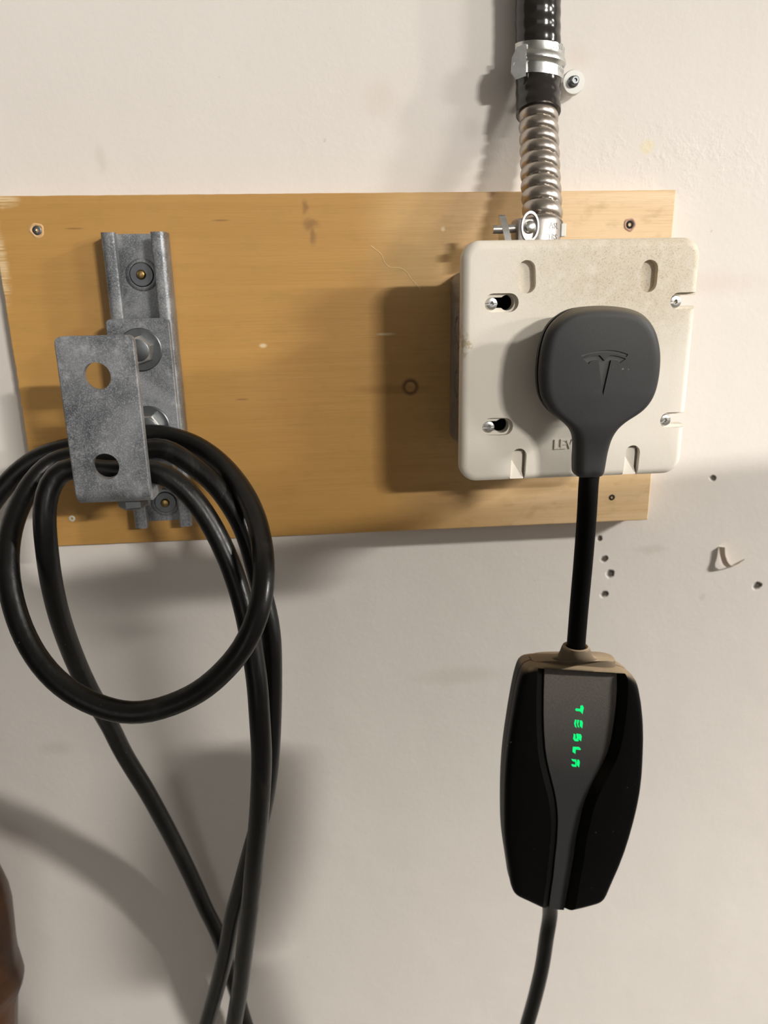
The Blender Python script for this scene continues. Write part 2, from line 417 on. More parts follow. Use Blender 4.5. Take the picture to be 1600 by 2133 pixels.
# ------------------------------------------------------------------ plywood board
BL, BR, BT, BB, BY = -210.9, 257.3, 61.9, -181.9, -18.
bm = bmesh.new()
edge = resample([(BL, BB), (BR, BB), (BR, BT), (BL, BT)], 4.)
rough_edge = []
for p in edge:
    k = noise.noise(Vector((p.x*.11, p.y*.11, 3)))*.7; amp = 2.2 if p.x < BL+1 else .5
    rough_edge.append((p.x+(abs(k)*amp if p.x < BL+1 else 0), p.y+(k*amp*.6 if BB+1 > p.y or p.y > BT-1 else 0)))
loft(bm, [xz(rough_edge, 0), xz(rough_edge, BY+.8), xz(inset(rough_edge, .7), BY)])
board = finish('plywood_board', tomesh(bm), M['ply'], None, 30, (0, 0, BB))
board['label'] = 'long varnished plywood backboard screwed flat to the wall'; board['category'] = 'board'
def board_screw(px, py, r, head, ring=None):
    c = at(px, py, BY)
    bm = bmesh.new(); lathe(bm, c, (0, -1, 0), [(r, -3), (r, .15), (r*.85, .35), (r*.45, .35), (r*.38, -.6)], 20)
    s = finish('screw', tomesh(bm), head, board)
    if ring is not None:
        bm = bmesh.new(); n = 28; u, v, a = frame_for((0, -1, 0)); L = []
        for rr, h in ((r*1.0, .1), (r*1.28, .55), (r*1.6, .15), (r*1.6, -.5), (r, -.5)):
            L.append([c + a*h + (u*math.cos(2*math.pi*k/n)+v*math.sin(2*math.pi*k/n))*rr*(1+.05*math.sin(5*k*2*math.pi/n+px)+.05*math.sin(3*k*2*math.pi/n+py)) for k in range(n)])
        loft(bm, L + [L[0]], (False, False)); finish('splintered_rim', tomesh(bm), ring, board)
    return s
board_screw(77, 480, 3.0, M['darkzinc'], M['splinter']); board_screw(150, 1080, 2.3, M['whitescrew'])
board_screw(1312, 468, 2.8, M['black'], M['copper']); board_screw(1275, 1036, 2.4, M['black'])
bm = bmesh.new(); lathe(bm, at(75, 480, BY), (0, -1, 0), [(.9, -1), (.9, .8), (.1, 1.2)], 12); finish('screw_tip', tomesh(bm), M['zinc'], board)
# scratch
bm = bmesh.new()
sc = catmull([at(x, y, BY-.05) for x, y in ((772, 512), (790, 526), (797, 535), (800, 545), (812, 557), (832, 558), (846, 566), (858, 583), (875, 600))], 1.5)
sweep(bm, sc, .28, 6); finish('scratch', tomesh(bm), plain('scratch_fibres', (.72, .55, .28), .8), board)

# ------------------------------------------------------------------ strut channel
SX0, SX1, SZ0, SZ1 = -137.1, -95.8, -164.3, 37.3; SD = 20.6; TH = 2.6; LIP = 9.2; SC = (SX0+SX1)/2
st = thing('strut_channel', 'galvanised steel strut channel standing upright on the plywood board', 'channel', (SC, BY, SZ0))
def arc2(c, r, a0, a1, n=4): return [(c[0]+r*math.cos(math.radians(a0+(a1-a0)*k/n)), c[1]+r*math.sin(math.radians(a0+(a1-a0)*k/n))) for k in range(n+1)]
R_ = 3.4; yb, yf = BY, BY-SD
# half profile (x>0) in (x, y); y more negative is nearer the camera
hw = 20.65
outer = [(0, yb)] + arc2((hw-R_, yb-R_), R_, 90, 0) + arc2((hw-R_, yf+R_), R_, 0, -90) + arc2((hw-LIP+1.5, yf+1.5), 1.5, -90, -180, 3) + [(hw-LIP, yf+6.5)]
inner = [(hw-LIP+TH, yf+6.5), (hw-LIP+TH, yf+TH+.6)] + arc2((hw-R_, yf+R_), R_-TH, -90, 0, 3) + arc2((hw-R_, yb-R_), R_-TH, 0, 90, 3) + [(0, yb-TH)]
half = outer + inner
prof = half + [(-x, y) for x, y in reversed(half)][1:-1]
bm = bmesh.new(); loft(bm, [[Vector((SC+x, y, z)) for x, y in prof] for z in (SZ0, SZ1)])
finish('channel', tomesh(bm), M['strut'], st, 25)
for px, py, zc in ((296, 572, 11.1), (335, 1045, -149.8)):
    c = Vector((SC, BY-TH, zc))
    bm = bmesh.new(); lathe(bm, c, (0, -1, 0), [(10.6, 0), (10.6, 1.2), (9.6, 1.8), (8.2, 1.8), (8.2, .3)], 40); finish('washer', tomesh(bm), M['strut'], st)
    bm = bmesh.new(); lathe(bm, c, (0, -1, 0), [(8.1, .3), (8.1, 2.2), (7.4, 2.7), (3.2, 2.7)], 40); finish('screw_flange', tomesh(bm), M['darkzinc'], st)
    bm = bmesh.new(); lathe(bm, c, (0, -1, 0), [(3.2, 2.0), (3.2, 4.0), (2.4, 5.2), (1.0, 5.6)], 24); finish('screw_head', tomesh(bm), M['brass'], st)

# ------------------------------------------------------------------ hook bracket
HX0, HX1 = -138.6, -97.4; YB1 = yf; YB0 = yf-6.; YF = -150.; ZT_B, ZT_F, ZB = -17., -22., -115.5; PT = 6.; BRD = 9.
hb = thing('hook_bracket', 'thick galvanised U-shaped bracket bolted to the strut channel, holding the cable', 'bracket', ((HX0+HX1)/2, -97, ZB))
def u_profile():
    o = [(YB1, ZT_B)] + [(p[0], p[1]) for p in arc2((YB1-BRD, ZB+BRD), BRD, 0, -90, 6)] + [(p[0], p[1]) for p in arc2((YF+BRD, ZB+BRD), BRD, -90, -180, 6)] + [(YF, ZT_F)]
    i = [(YF+PT, ZT_F)] + arc2((YF+BRD, ZB+BRD), BRD-PT, -180, -90, 4) + arc2((YB1-BRD, ZB+BRD), BRD-PT, -90, 0, 4) + [(YB0, ZT_B)]
    return o + i
bm = bmesh.new(); UP_ = u_profile()
loft(bm, [[Vector((x, y, z)) for y, z in (UP_ if k in (1, 2) else inset(UP_, .5))] for k, x in ((0, HX0), (1, HX0+.6), (2, HX1-.6), (3, HX1))])
cut = []
for px, py in ((202.5, 784), (221, 972)):
    c = at(px-1, py, YF); b2 = bmesh.new(); lathe(b2, (c.x, YF+PT+4, c.z), (0, -1, 0), [(7.4, 0), (7.4, PT+8)], 40); cut.append(tomesh(b2))
# rounded upper corners of both plates
for y0, y1, zt in ((YF-2, YF+PT+1, ZT_F), (YB0-1, YB1+.5, ZT_B)):
    for sx, xe in ((1, HX0), (-1, HX1)):
        b2 = bmesh.new(); r = 4.; loop = [(xe-sx*2, zt+2), (xe-sx*2, zt-r)] + [(xe+sx*(r-r*math.cos(a)), zt-r+r*math.sin(a)) for a in [math.pi/2*k/6 for k in range(7)]] + [(xe+sx*r, zt+2)]
        loft(b2, [xz(loop, y0), xz(loop, y1)]); cut.append(tomesh(b2))
finish('bent_plate', boolean(tomesh(bm), cut), M['bracket'], hb, 30)
def hex_bolt(c, axis, r, h, parent, mat, washer=None, rot=0., label=None):
    c = Vector(c); ax = Vector(axis).normalized()
    if washer:
        bm = bmesh.new(); lathe(bm, c, axis, [(washer, 0), (washer, 1.6), (washer-.6, 2.1), (washer*.55, 2.1)], 44); finish('washer', tomesh(bm), M['darkzinc'], parent); c = c+ax*2.1
    bm = bmesh.new(); u, v, a = frame_for(axis); L = []
    for rr, hh in ((r, 0), (r, h*.86), (r*.9, h)): L.append([c+a*hh+(u*math.cos(rot+math.pi/3*k)+v*math.sin(rot+math.pi/3*k))*rr for k in range(6)])
    # round chamfered crown
    crown = [c+a*h+(u*math.cos(rot+math.pi/3*k)+v*math.sin(rot+math.pi/3*k))*r*.78 for k in range(6)]
    loft(bm, L[:2] + [L[2], crown]); b = finish('bolt', tomesh(bm), mat, parent, 20, label=label)
    bm = bmesh.new(); lathe(bm, c+a*(h-.2), axis, [(r*.76, 0), (r*.76, .5), (r*.70, .75)], 28); finish('bolt_crown', tomesh(bm), M['darkzinc'], b)
    return b
hex_bolt((-117.5, YB0, -37.1), (0, -1, 0), 9.6, 7.2, hb, M['zinc'], 14.2, .32)
hex_bolt((-117.3, YB0, -89.0), (0, -1, 0), 9.6, 7.2, hb, M['zinc'], 14.2, .05)
hex_bolt((-113.5, -126, ZB), (0, 0, -1), 8.4, 8.0, hb, M['darkzinc'], None, .3)

# ------------------------------------------------------------------ coiled charging cable over the hook
pz = lambda px, py, y: at(px, py, y)
CP = [(-330, -135, -1240), (-332, -135, -800), (-324, -125, -450), (-292, -98, -260), pz(-78, 1165, -84), pz(-42, 1088, -77), pz(-2, 1028, -72), pz(37, 985, -69), pz(78, 956, -66), pz(133, 935, -64),
      (-128, -62, -94), pz(300, 903, -60), pz(355, 910, -62), pz(412, 930, -68), pz(470, 975, -82), pz(518, 1043, -108), pz(542, 1115, -132), pz(549, 1190, -155), pz(541, 1262, -168),
      pz(516, 1330, -174), pz(468, 1395, -176), pz(400, 1449, -176), pz(335, 1474, -176), pz(275, 1484, -176), pz(200, 1467, -174), pz(130, 1427, -170), pz(75, 1366, -163),
      pz(38, 1290, -154), pz(19, 1210, -144), pz(18, 1140, -132), pz(32, 1075, -119), pz(60, 1019, -106), pz(97, 976, -98), pz(135, 954, -93),
      (-124, -90, -99.5), pz(325, 931, -88), pz(386, 960, -90), pz(439, 1001, -94), pz(480, 1053, -99), pz(512, 1114, -105), pz(530, 1175, -110), pz(546, 1236, -116), pz(561, 1297, -122),
      pz(566, 1358, -125), pz(567, 1439, -128), pz(565, 1521, -130), pz(560, 1600, -130), pz(546, 1690, -128), pz(520, 1785, -120), pz(502, 1850, -113), pz(486, 1906, -106), pz(470, 1988, -96), pz(449, 2069, -86), pz(431, 2130, -78),
      pz(400, 2230, -66), pz(375, 2370, -58), pz(400, 2560, -55), pz(480, 2680, -50), pz(570, 2620, -40), pz(580, 2450, -28), pz(553, 2260, -20),
      pz(511, 2130, -16), pz(499, 2089, -17), pz(480, 2028, -18), pz(455, 1947, -20), pz(431, 1898, -22), pz(398, 1825, -26), pz(358, 1744, -34), pz(309, 1654, -46), pz(260, 1573, -60), pz(228, 1510, -72),
      pz(191, 1447, -88), pz(167, 1399, -98), pz(142, 1338, -110), pz(122, 1277, -120), pz(108, 1216, -128), pz(99, 1155, -134), pz(94, 1094, -136), pz(95, 1053, -135), pz(107, 1012, -131), pz(135, 977, -128),
      (-122, -126, -102), pz(321, 979, -125), pz(366, 1006, -126), pz(411, 1050, -128), pz(447, 1106, -131), pz(476, 1167, -135), pz(496, 1224, -139), pz(512, 1281, -144), pz(526, 1358, -150), pz(535, 1419, -154),
      pz(541, 1500, -157), pz(545, 1575, -156), pz(543, 1642, -153), pz(538, 1715, -148), pz(529, 1805, -140), pz(521, 1886, -131), pz(511, 1967, -122), pz(501, 2049, -113), pz(488, 2130, -104), pz(466, 2250, -92), pz(440, 2400, -80), (-190, -70, -1000), (-200, -60, -1243)]
bm = bmesh.new(); sweep(bm, relax(catmull(CP, 5.), 26), 6.5, 20)
cab = finish('charging_cable', tomesh(bm, False), M['cable'], None, 60, (-117, -90, -1241))
cab['label'] = 'thick black rubber charging cable looped over the galvanised hook'; cab['category'] = 'cable'

# ------------------------------------------------------------------ outlet box with its cover
CX, CZ, CH, CY = 161.1, -47.8, 73.2, -110.
ob = thing('outlet_box', 'square steel outlet box with a dusty ivory cover, screwed to the plywood', 'outlet', (CX, BY, CZ-CH))
BX0, BX1, BZ0, BZ1 = 96.5, 226., -112., 9.
bm = bmesh.new(); rr_ = rrect(BX0, BX1, BZ0, BZ1, 8); loft(bm, [xz(inset(rr_, 2), BY), xz(rr_, BY-2), xz(rr_, CY+9.5), xz(inset(rr_, 2), CY+9.5), xz(inset(rr_, 2), BY-2)], (True, True))
finish('box_body', tomesh(bm), M['boxsteel'], ob, 30)
for py, zr in ((690, 11.5), (800, 11.5)):
    c = Vector((BX0, -52, at(946, py, -52).z))
    bm = bmesh.new(); u, v, a = frame_for((-1, 0, 0)); n = 36; L = []
    for rr2, h in ((zr, -.5), (zr, .9), (zr-1.6, .9), (zr-1.6, -.5)): L.append([c+a*h+(u*math.cos(2*math.pi*k/n)+v*math.sin(2*math.pi*k/n))*rr2 for k in range(n)])
    loft(bm, L+[L[0]], (False, False)); finish('knockout_ring', tomesh(bm), M['boxsteel'], ob)
    bm = bmesh.new(); lathe(bm, c, (-1, 0, 0), [(zr-3.5, -.3), (zr-3.5, .5), (zr-4.5, .8)], 32); finish('knockout', tomesh(bm), M['boxsteel'], ob)
bm = bmesh.new(); c = at(952, 622, -72); lathe(bm, (BX0, -72, c.z), (-1, 0, 0), [(2, -.5), (2, .12)], 14); finish('box_hole', tomesh(bm), M['black'], ob)
# cover slab
def cpt(px, py): p = at(px, py, CY); return (p.x, p.z)
outl = rrect(CX-CH, CX+CH, CZ-CH, CZ+CH, 11, 10)
loops = [xz(inset(outl, 1.0), CY+10.5)] + [xz(outl, CY+9)] + [xz(inset(outl, 5.*(1-math.cos(a))), CY+5.*(1-math.sin(a))) for a in [math.pi/2*k/7 for k in range(8)]]
bm = bmesh.new(); loft(bm, loops); slab = tomesh(bm)
cuts = []
def cutter(pts, y0, y1, grow=0.):
    b2 = bmesh.new(); loft(b2, [xz(inset(pts, -grow), y1), xz(pts, y0)]); cuts.append(tomesh(b2))
x0, z0 = cpt(1097.5, 561); x1, z1 = cpt(1098.5, 592); cutter(capsule(x0, z0, x1, z1, 5.3), CY+4.6, CY-3, 0)
x0, z0 = cpt(1353.5, 560); x1, z1 = cpt(1351, 590); cutter(capsule(x0, z0, x1, z1, 5.3), CY+4.6, CY-3, 0)
kh = []
for ya, xa, xb in ((631, 1028, 1062), (889, 1022, 1051)):
    x0, z0 = cpt(xa, ya); x1, z1 = cpt(xb, ya-.5)
    cutter(capsule(x0, z0, x1, z1, 5.5), CY+3.2, CY-3); kh.append((x0, z0, x1, z1))
    cutter(capsule(x1-1, z1, x1-1.01, z1, 4.6), CY+16, CY-3); cutter(capsule(x0, z0, x1, z1, 3.1), CY+16, CY-3)
nt = []
for ya, xa in ((627, 1413), (875.5, 1391)):
    x0, z0 = cpt(xa, ya); cutter(capsule(x0, z0, x0+30, z0+.3, 5.0), CY+4.2, CY-3); nt.append((x0, z0))
    cutter(capsule(x0+4, z0, x0+30, z0+.3, 3.3), CY+16, CY-3)
for xa, ya in ((1081.5, 950), (1318, 943)):
    x0, z0 = cpt(xa, ya)
    # pocket: deep at its round head, its floor ramps out to the lower edge
    b2 = bmesh.new(); c0 = capsule(x0-1.2, z0-40, x0, z0, 4.9)
    loft(b2, [xz(c0, CY-3), [Vector((x, CY+6.5, z)) for x, z in c0]]); cuts.append(tomesh(b2))
cov = finish('cover', boolean(slab, cuts), M['cover'], ob, 35, label='ivory square cover with slots, dusty along its top')
# sloping tongues in the two lower pockets
for xa, ya in ((1081.5, 950), (1318, 943)):
    x0, z0 = cpt(xa, ya); zb = CZ-CH+1.2
    bm = bmesh.new(); box(bm, x0-5.0, x0+3.2, CY+3.6, CY+8, zb+2, z0+2.5, .3, 1)
    ridge = [Vector((x0-5.2, CY+3.6, zb+13)), Vector((x0+3.0, CY+3.6, zb+4)), Vector((x0+3.4, CY+.8, zb)), Vector((x0-5.4, CY+.8, zb))]
    low = [Vector((p.x, CY+8.5, p.z)) for p in ridge]; loft(bm, [low, ridge]); finish('pocket_tongue', tomesh(bm), M['cover'], cov, 20)
def slot_screw(x, z, r, y, slot_a, mat):
    b2 = bmesh.new(); lathe(b2, (x, y+4, z), (0, -1, 0), [(r, 0), (r, 4.2), (r*.9, 5.0), (r*.6, 5.3)], 26); me = tomesh(b2)
    cc = []
    b3 = bmesh.new(); dx, dz = math.cos(slot_a), math.sin(slot_a); w = .45
    L = [(x+dx*r*1.2-dz*w, z+dz*r*1.2+dx*w), (x-dx*r*1.2-dz*w, z-dz*r*1.2+dx*w), (x-dx*r*1.2+dz*w, z-dz*r*1.2-dx*w), (x+dx*r*1.2+dz*w, z+dz*r*1.2-dx*w)]
    loft(b3, [xz(L, y-.1), xz(L, y-4)]); cc.append(tomesh(b3))
    b3 = bmesh.new(); s = r*.42; L = [(x+s*math.cos(slot_a+math.pi/4*(2*k+1)+.6), z+s*math.sin(slot_a+math.pi/4*(2*k+1)+.6)) for k in range(4)]
    loft(b3, [xz(L, y+1.), xz(L, y-4)]); cc.append(tomesh(b3))
    return finish('cover_screw', boolean(me, cc), mat, ob, 25)
for x0, z0, x1, z1 in kh:
    slot_screw(x0-.6, z0-.6, 3.75, CY+3.0, .05, M['zinc'])
for (x0, z0), a in zip(nt, (.15, .45)): slot_screw(x0-.4, z0-.5, 3.85, CY+3.4, a, M['zinc'])
# moulded lettering
lx0, lz0 = cpt(1154, 936); lx1, lz1 = cpt(1154, 916.5); hgt = lz1-lz0
tm = text_mesh('LEVITON', hgt/.70, .5, .22, 1.02); xs = min(v.co.x for v in tm.vertices); zs = min(v.co.y for v in tm.vertices)
remap(tm, lambda c: Vector((lx0+(c.x-xs)*.93, CY-c.z, lz0+(c.y-zs)))); finish('moulded_lettering', tm, M['cover'], cov, 30)

# ------------------------------------------------------------------ plug-in charger: plug, lead, control box
mc = thing('portable_charger', 'black portable car charger plugged into the ivory outlet, its control box hanging below', 'charger', (165, -130, -470))
PLY = CY-28.5
PO = [(1200, 641), (1225, 637.5), (1255, 636.5), (1280, 638), (1300, 641), (1318, 645.5), (1334, 652.5), (1346, 663), (1356, 677), (1363, 692), (1368, 710), (1371, 727), (1372, 745), (1371, 768), (1368, 790), (1363.5, 810), (1357, 827), (1349, 840), (1338, 852), (1325, 862), (1310, 870.5), (1298, 879), (1288, 888),
      (1281, 897), (1276, 906), (1272, 916), (1269, 928), (1266, 942), (1263.5, 957), (1260.5, 975), (1258, 988), (1256, 992), (1250, 994), (1208, 996), (1202, 994), (1198, 988), (1198, 970), (1198, 950), (1197.5, 932), (1196, 915), (1192, 902), (1186, 892), (1178, 884), (1166, 874), (1152, 864), (1142, 854), (1134, 842), (1128.5, 831), (1125, 820),
      (1122.5, 800), (1121.5, 780), (1122.5, 760), (1125, 740), (1128, 721), (1132.5, 704), (1138, 689), (1146, 676), (1156, 665), (1168, 655.5), (1182, 647)]
pts = [at(x, y, PLY) for x, y in PO]; pts = smooth_closed(resample([(p.x, p.z) for p in pts], 2.0), 2); pts = [(p.x, p.y) for p in pts]
xc = sum(p[0] for p in pts if p[1] > -88)/sum(1 for p in pts if p[1] > -88); ztop = max(p[1] for p in pts); zbot = min(p[1] for p in pts)
xneck = at(1230, 960, PLY).x
def spine(p):
    z = p[1]
    zc = min(max(z, zbot+8.), ztop-34.5)
    k = min(max((-76-zc)/20.5, 0), 1)
    if zc > -61: zc = max(zc, -61) if z > -84 else zc
    return Vector((xc+(xneck-xc)*k, zc))
def ycore(z):                     # front of the head / of the neck
    k = min(max((-78-z)/24, 0), 1); k = k*k*(3-2*k); return CY-35.0 + 2.5*k
def yback(z):
    k = min(max((-78-z)/24, 0), 1); return CY-26.5 + 6.0*k
def ring(d, fr=None):
    out = []
    for p in pts:
        q = Vector(p); m_ = spine(p); v = m_-q; L = v.length
        dd = min(d, L*.97) if fr is None else L*fr
        r = q+v.normalized()*dd; out.append((r.x, r.y, dd, L))
    return out
RD, RH = 5.0, 5.0
def fy(x, z, d, L=30.):
    h = RH*math.sqrt(max(1-(1-min(d, RD)/RD)**2, 0)); return ycore(z) + RH - h - (1.6 - 1.2*min(max((-62-z)/30, 0), 1))*math.sin(math.pi/2*min(d/L, 1))
loops = []
back = [(p[0], p[1]) for p in inset(pts, 1.6)]
loops.append([Vector((x, yback(z)+0., z)) for x, z in back]); loops.append([Vector((p[0], yback(p[1])-1.2, p[1])) for p in pts])
for d in (.02, .35, 1., 2., 3.2, 4.8, 6.5, 8.5): loops.append([Vector((x, fy(x, z, dd, L), z)) for x, z, dd, L in ring(d)])
base_ring = ring(8.5)
for f in (.2, .4, .6, .8, .94, .998):
    L2 = []
    for (x, z, dd, L), p in zip(base_ring, pts):
        m_ = spine(p); q = Vector((x, z)).lerp(m_, f); hd = dd+(Vector((x, z))-q).length
        L2.append(Vector((q.x, fy(q.x, q.y, max(hd, dd), L) , q.y)))
    loops.append(L2)
bm = bmesh.new(); R = loft(bm, loops, (True, False))
# close the seam along the spine
last = R[-1]; c_ = bm.verts.new((xc, ycore(-51)-.5, -51))
bmesh.ops.remove_doubles(bm, verts=bm.verts, dist=.12)
hole = [e for e in bm.edges if e.is_boundary]
bmesh.ops.holes_fill(bm, edges=hole, sides=0); 
for v in [v for v in bm.verts if not v.link_faces]: bm.verts.remove(v)
bmesh.ops.triangulate(bm, faces=[f for f in bm.faces if len(f.verts) > 4])
plug_me = tomesh(bm)
emb = lambda L: [(1180+x/10, 700+y/10) for x, y in L]
ARC = emb([(300, 400), (420, 360), (560, 320), (700, 298), (850, 290), (1000, 300), (1120, 325), (1220, 355), (1285, 385), (1245, 437), (1130, 400), (1000, 370), (850, 355), (700, 358), (560, 375), (430, 405), (340, 447)])
TB = emb([(345, 482), (460, 438), (570, 412), (690, 398), (790, 512), (890, 402), (1000, 404), (1110, 428), (1238, 472), (1110, 566), (1080, 530), (1020, 512), (922, 505), (755, 1240), (660, 510), (570, 515), (495, 535), (460, 582)])
ec = []
for P in (ARC, TB):
    b2 = bmesh.new(); q = [at(x, y, CY-36) for x, y in P]; loft(b2, [[Vector((p.x, CY-34.9, p.z)) for p in q], [Vector((p.x, CY-42, p.z)) for p in q]]); ec.append(tomesh(b2))
head = finish('plug_head', boolean(plug_me, ec), M['plug'], mc, 62, label='dark grey rounded plug head with an emblem pressed into its face')
for nm, ins, ya, yb_, mt in (('plug_base', 9.0, CY, CY-20., 'plug'), ('gasket', .4, CY-20., CY-23.5, 'gasket'), ('gasket_groove', 2.2, CY-23.5, CY-27., 'gasket')):
    hp = [p for p in pts if p[1] > -80]; bm = bmesh.new(); q = inset(hp, ins); loft(bm, [xz(q, ya), xz(q, yb_)]); finish(nm, tomesh(bm), M[mt], mc, 30)
for P in (ARC, TB):
    bm = bmesh.new(); q = inset([(p.x, p.z) for p in [at(x, y, CY-36) for x, y in P]], .12)
    loft(bm, [xz(q, CY-34.0), xz(q, CY-35.45)]); finish('emblem', tomesh(bm), M['emblem'], head, 0)
# lead cable
BP0 = at(1199, 1362, -112)
lead = catmull([at(1229, 984, -130), at(1228, 992, -130), at(1226, 1010, -130.5), at(1222, 1080, -131), at(1215, 1170, -129), at(1206, 1270, -127), at(1200, 1345, -125.5), at(1198.5, 1372, -125.5)], 4)
bm = bmesh.new(); sweep(bm, lead, 6.15, 24); finish('lead_cable', tomesh(bm, False), M['lead'], mc, 60)
# control box: its face lies on a plane leaning slightly back towards the wall at the bottom, turned a little
P0 = at(1205, 1600, -124); NB = Vector((-.02, -1, .05)).normalized()
VB = (at_plane(1209, 1396, P0, NB)-at_plane(1163, 1890, P0, NB)).normalized(); UB = VB.cross(NB).normalized()*-1
UB = NB.cross(VB).normalized()
if UB.x < 0: UB = -UB
def uv(px, py): d = at_plane(px, py, P0, NB)-P0; return (d.dot(UB), d.dot(VB))
def w3(u, v, w): return P0 + UB*u + VB*v + NB*w
SH = [(1086, 1398), (1078, 1425), (1072, 1455), (1066, 1490), (1061, 1522), (1056, 1556), (1052, 1592), (1050, 1625), (1049, 1655), (1048.5, 1690), (1049, 1727), (1051, 1757), (1055, 1787), (1059, 1812), (1062, 1835), (1066, 1851), (1073, 1861), (1101, 1874), (1128, 1887), (1150, 1891), (1180, 1894), (1213, 1886.5), (1248, 1877), (1259, 1867), (1266, 1851), (1274, 1832), (1287, 1803), (1299, 1772), (1309, 1741), (1318, 1709), (1326, 1676), (1332, 1644), (1336, 1608), (1338, 1572), (1339, 1535), (1338, 1498), (1334.5, 1463), (1329, 1432), (1324, 1415), (1314, 1402), (1302, 1395), (1285, 1391), (1205, 1384), (1133, 1379), (1106, 1381), (1094, 1386)]
sh = [(p.x, p.y) for p in smooth_closed(resample([uv(*p) for p in SH], 3.0), 1)]
def sh_loop(d, w): return [w3(x, y, w) for x, y in inset(sh, d)]
HWALL = 5.0
prof_ = [(6.0, -20), (3.0, -19.4), (1.2, -17.5), (.6, -12), (.5, -6.6), (1.2, -6.4), (1.2, -5.8), (.4, -5.6), (.1, -1), (.3, 1.6), (1.0, 3.2), (2.4, 4.4), (4.6, HWALL)]
bm = bmesh.new(); loft(bm, [sh_loop(d, w) for d, w in prof_])
shell = tomesh(bm)
FP = [(1133, 1390), (1285, 1402), (1285.5, 1437), (1283.5, 1468), (1280, 1498), (1276, 1525), (1271, 1550), (1264.5, 1570), (1256, 1589), (1246, 1609), (1235, 1629), (1227, 1647), (1219, 1666), (1213.5, 1684), (1209.5, 1703), (1205, 1722), (1201, 1742), (1198, 1764), (1195, 1787), (1186, 1837), (1175, 1896), (1142, 1893), (1146, 1860), (1151, 1827), (1155, 1787), (1158.5, 1756), (1160.5, 1726), (1161, 1706), (1160, 1688), (1158, 1669), (1154.5, 1650), (1149, 1628), (1143, 1605), (1138, 1582), (1134.5, 1559), (1132, 1522), (1131, 1483), (1131.5, 1437)]
fp = [uv(*p) for p in FP]
def sidegrow(p, q, g):            # widen only sideways, and past the lower end
    return p
cxs = uv(1205, 1600)[0]
gx = lambda pl, g, gv: [(x+(g if k <= 20 else -g), y+(0 if -20 < y else 0)) for k, (x, y) in enumerate(pl)]
def chan(g, w, topg):
    out = []
    for k, (x, y) in enumerate(fp):
        right = 1 <= k <= 20
        yy = y
        if k in (20, 21): yy = y-14
        if k in (0, 1): yy = y+topg
        out.append(w3(x+(g if right else -g), yy, w))
    return out
b2 = bmesh.new(); loft(b2, [chan(.4, -.6, .6), chan(1.0, 0, .8), chan(6.2, HWALL+.3, 1.6), chan(8, HWALL+3, 3)])
shell = boolean(shell, [tomesh(b2)])
cb = finish('control_box', shell, M['shell'], mc, 32, label='black plastic control box with a grey centre strip and green lit letters')
bm = bmesh.new(); fin = [(p.x, p.y) for p in [Vector(q) for q in fp]]
loft(bm, [[w3(x, y, -1.5) for x, y in inset(fin, .2)], [w3(x, y, .2) for x, y in inset(fin, .2)], [w3(x, y, .5) for x, y in inset(fin, .5)]])
finish('face_strip', tomesh(bm), M['face'], cb, 25, label='matt grey centre strip')
LT = {'letter_t': [[(695, 345), (752, 338), (778, 395), (745, 555), (705, 505), (700, 490), (575, 470), (565, 435), (590, 412), (690, 425)]],
      'letter_e': [[(682, 705), (735, 715), (755, 765), (740, 905), (680, 850)], [(615, 695), (665, 700), (640, 800), (672, 895), (625, 860), (608, 780)], [(560, 690), (600, 695), (580, 800), (605, 895), (560, 865), (540, 780)]],
      'letter_s': [[(640, 1040), (700, 1050), (728, 1095), (712, 1225), (655, 1175), (655, 1080)], [(590, 1035), (640, 1040), (652, 1080), (648, 1225), (560, 1220), (515, 1170), (530, 1030), (575, 1060), (572, 1150), (590, 1165), (605, 1140)]],
      'letter_l': [[(510, 1358), (660, 1365), (705, 1415), (690, 1438), (580, 1425), (570, 1535), (500, 1485)]],
      'letter_a': [[(625, 1670), (668, 1690), (680, 1740), (662, 1868), (605, 1810), (605, 1740)], [(470, 1660), (595, 1675), (598, 1855), (500, 1845), (468, 1800), (490, 1785), (565, 1805), (570, 1730), (500, 1712)]]}
for nm, polys in LT.items():
    bm = bmesh.new()
    for P in polys:
        q = [uv(1150+x/11.85, 1440+y/11.85) for x, y in P]; loft(bm, [[w3(x, y, .3) for x, y in q], [w3(x, y, .62) for x, y in q]])
    finish(nm, tomesh(bm), M['green'], cb, 0)
# collar on top of the control box
topc = uv(1200, 1372); cu = w3(topc[0], topc[1]-4, -9)
axis = (lead[-1]-lead[-3]).normalized()*-1
bm = bmesh.new(); ctop = lead[-1]; 
u_, v_ = UB, NB; L = []
for k, (a_, b_, h) in enumerate(((30, 9.5, -4.0), (29.5, 9.2, .2), (27, 8.6, 1.2), (16, 8.6, 3.2), (12.4, 9.0, 6.2), (10.6, 9.2, 10.2), (9.6, 9.0, 13.4), (8.8, 8.6, 15.2), (7.8, 7.8, 15.8), (6.5, 6.5, 15.2), (6.2, 6.2, 8))):
    cc = Vector(w3(topc[0], topc[1], -14)) ; tgt = ctop
    kk = min(max((h-1)/9, 0), 1); cen = w3(*topc, -13).lerp(Vector((lead[-2].x, lead[-2].y, 0)), 0)
    cen = w3(topc[0]+0, topc[1]-3+h, -8*(1-kk)+kk*((lead[-1]-P0).dot(NB)))
    lp = min(lead, key=lambda p: abs(p.z-cen.z)); cen = cen.lerp(Vector((lp.x, lp.y, cen.z)), kk)
    n = 40; L.append([cen + UB*(math.copysign(abs(math.cos(2*math.pi*i/n))**(.5 if k < 3 else 1), math.cos(2*math.pi*i/n))*a_) + NB*(math.copysign(abs(math.sin(2*math.pi*i/n))**(.5 if k < 3 else 1), math.sin(2*math.pi*i/n))*b_) for i in range(n)])
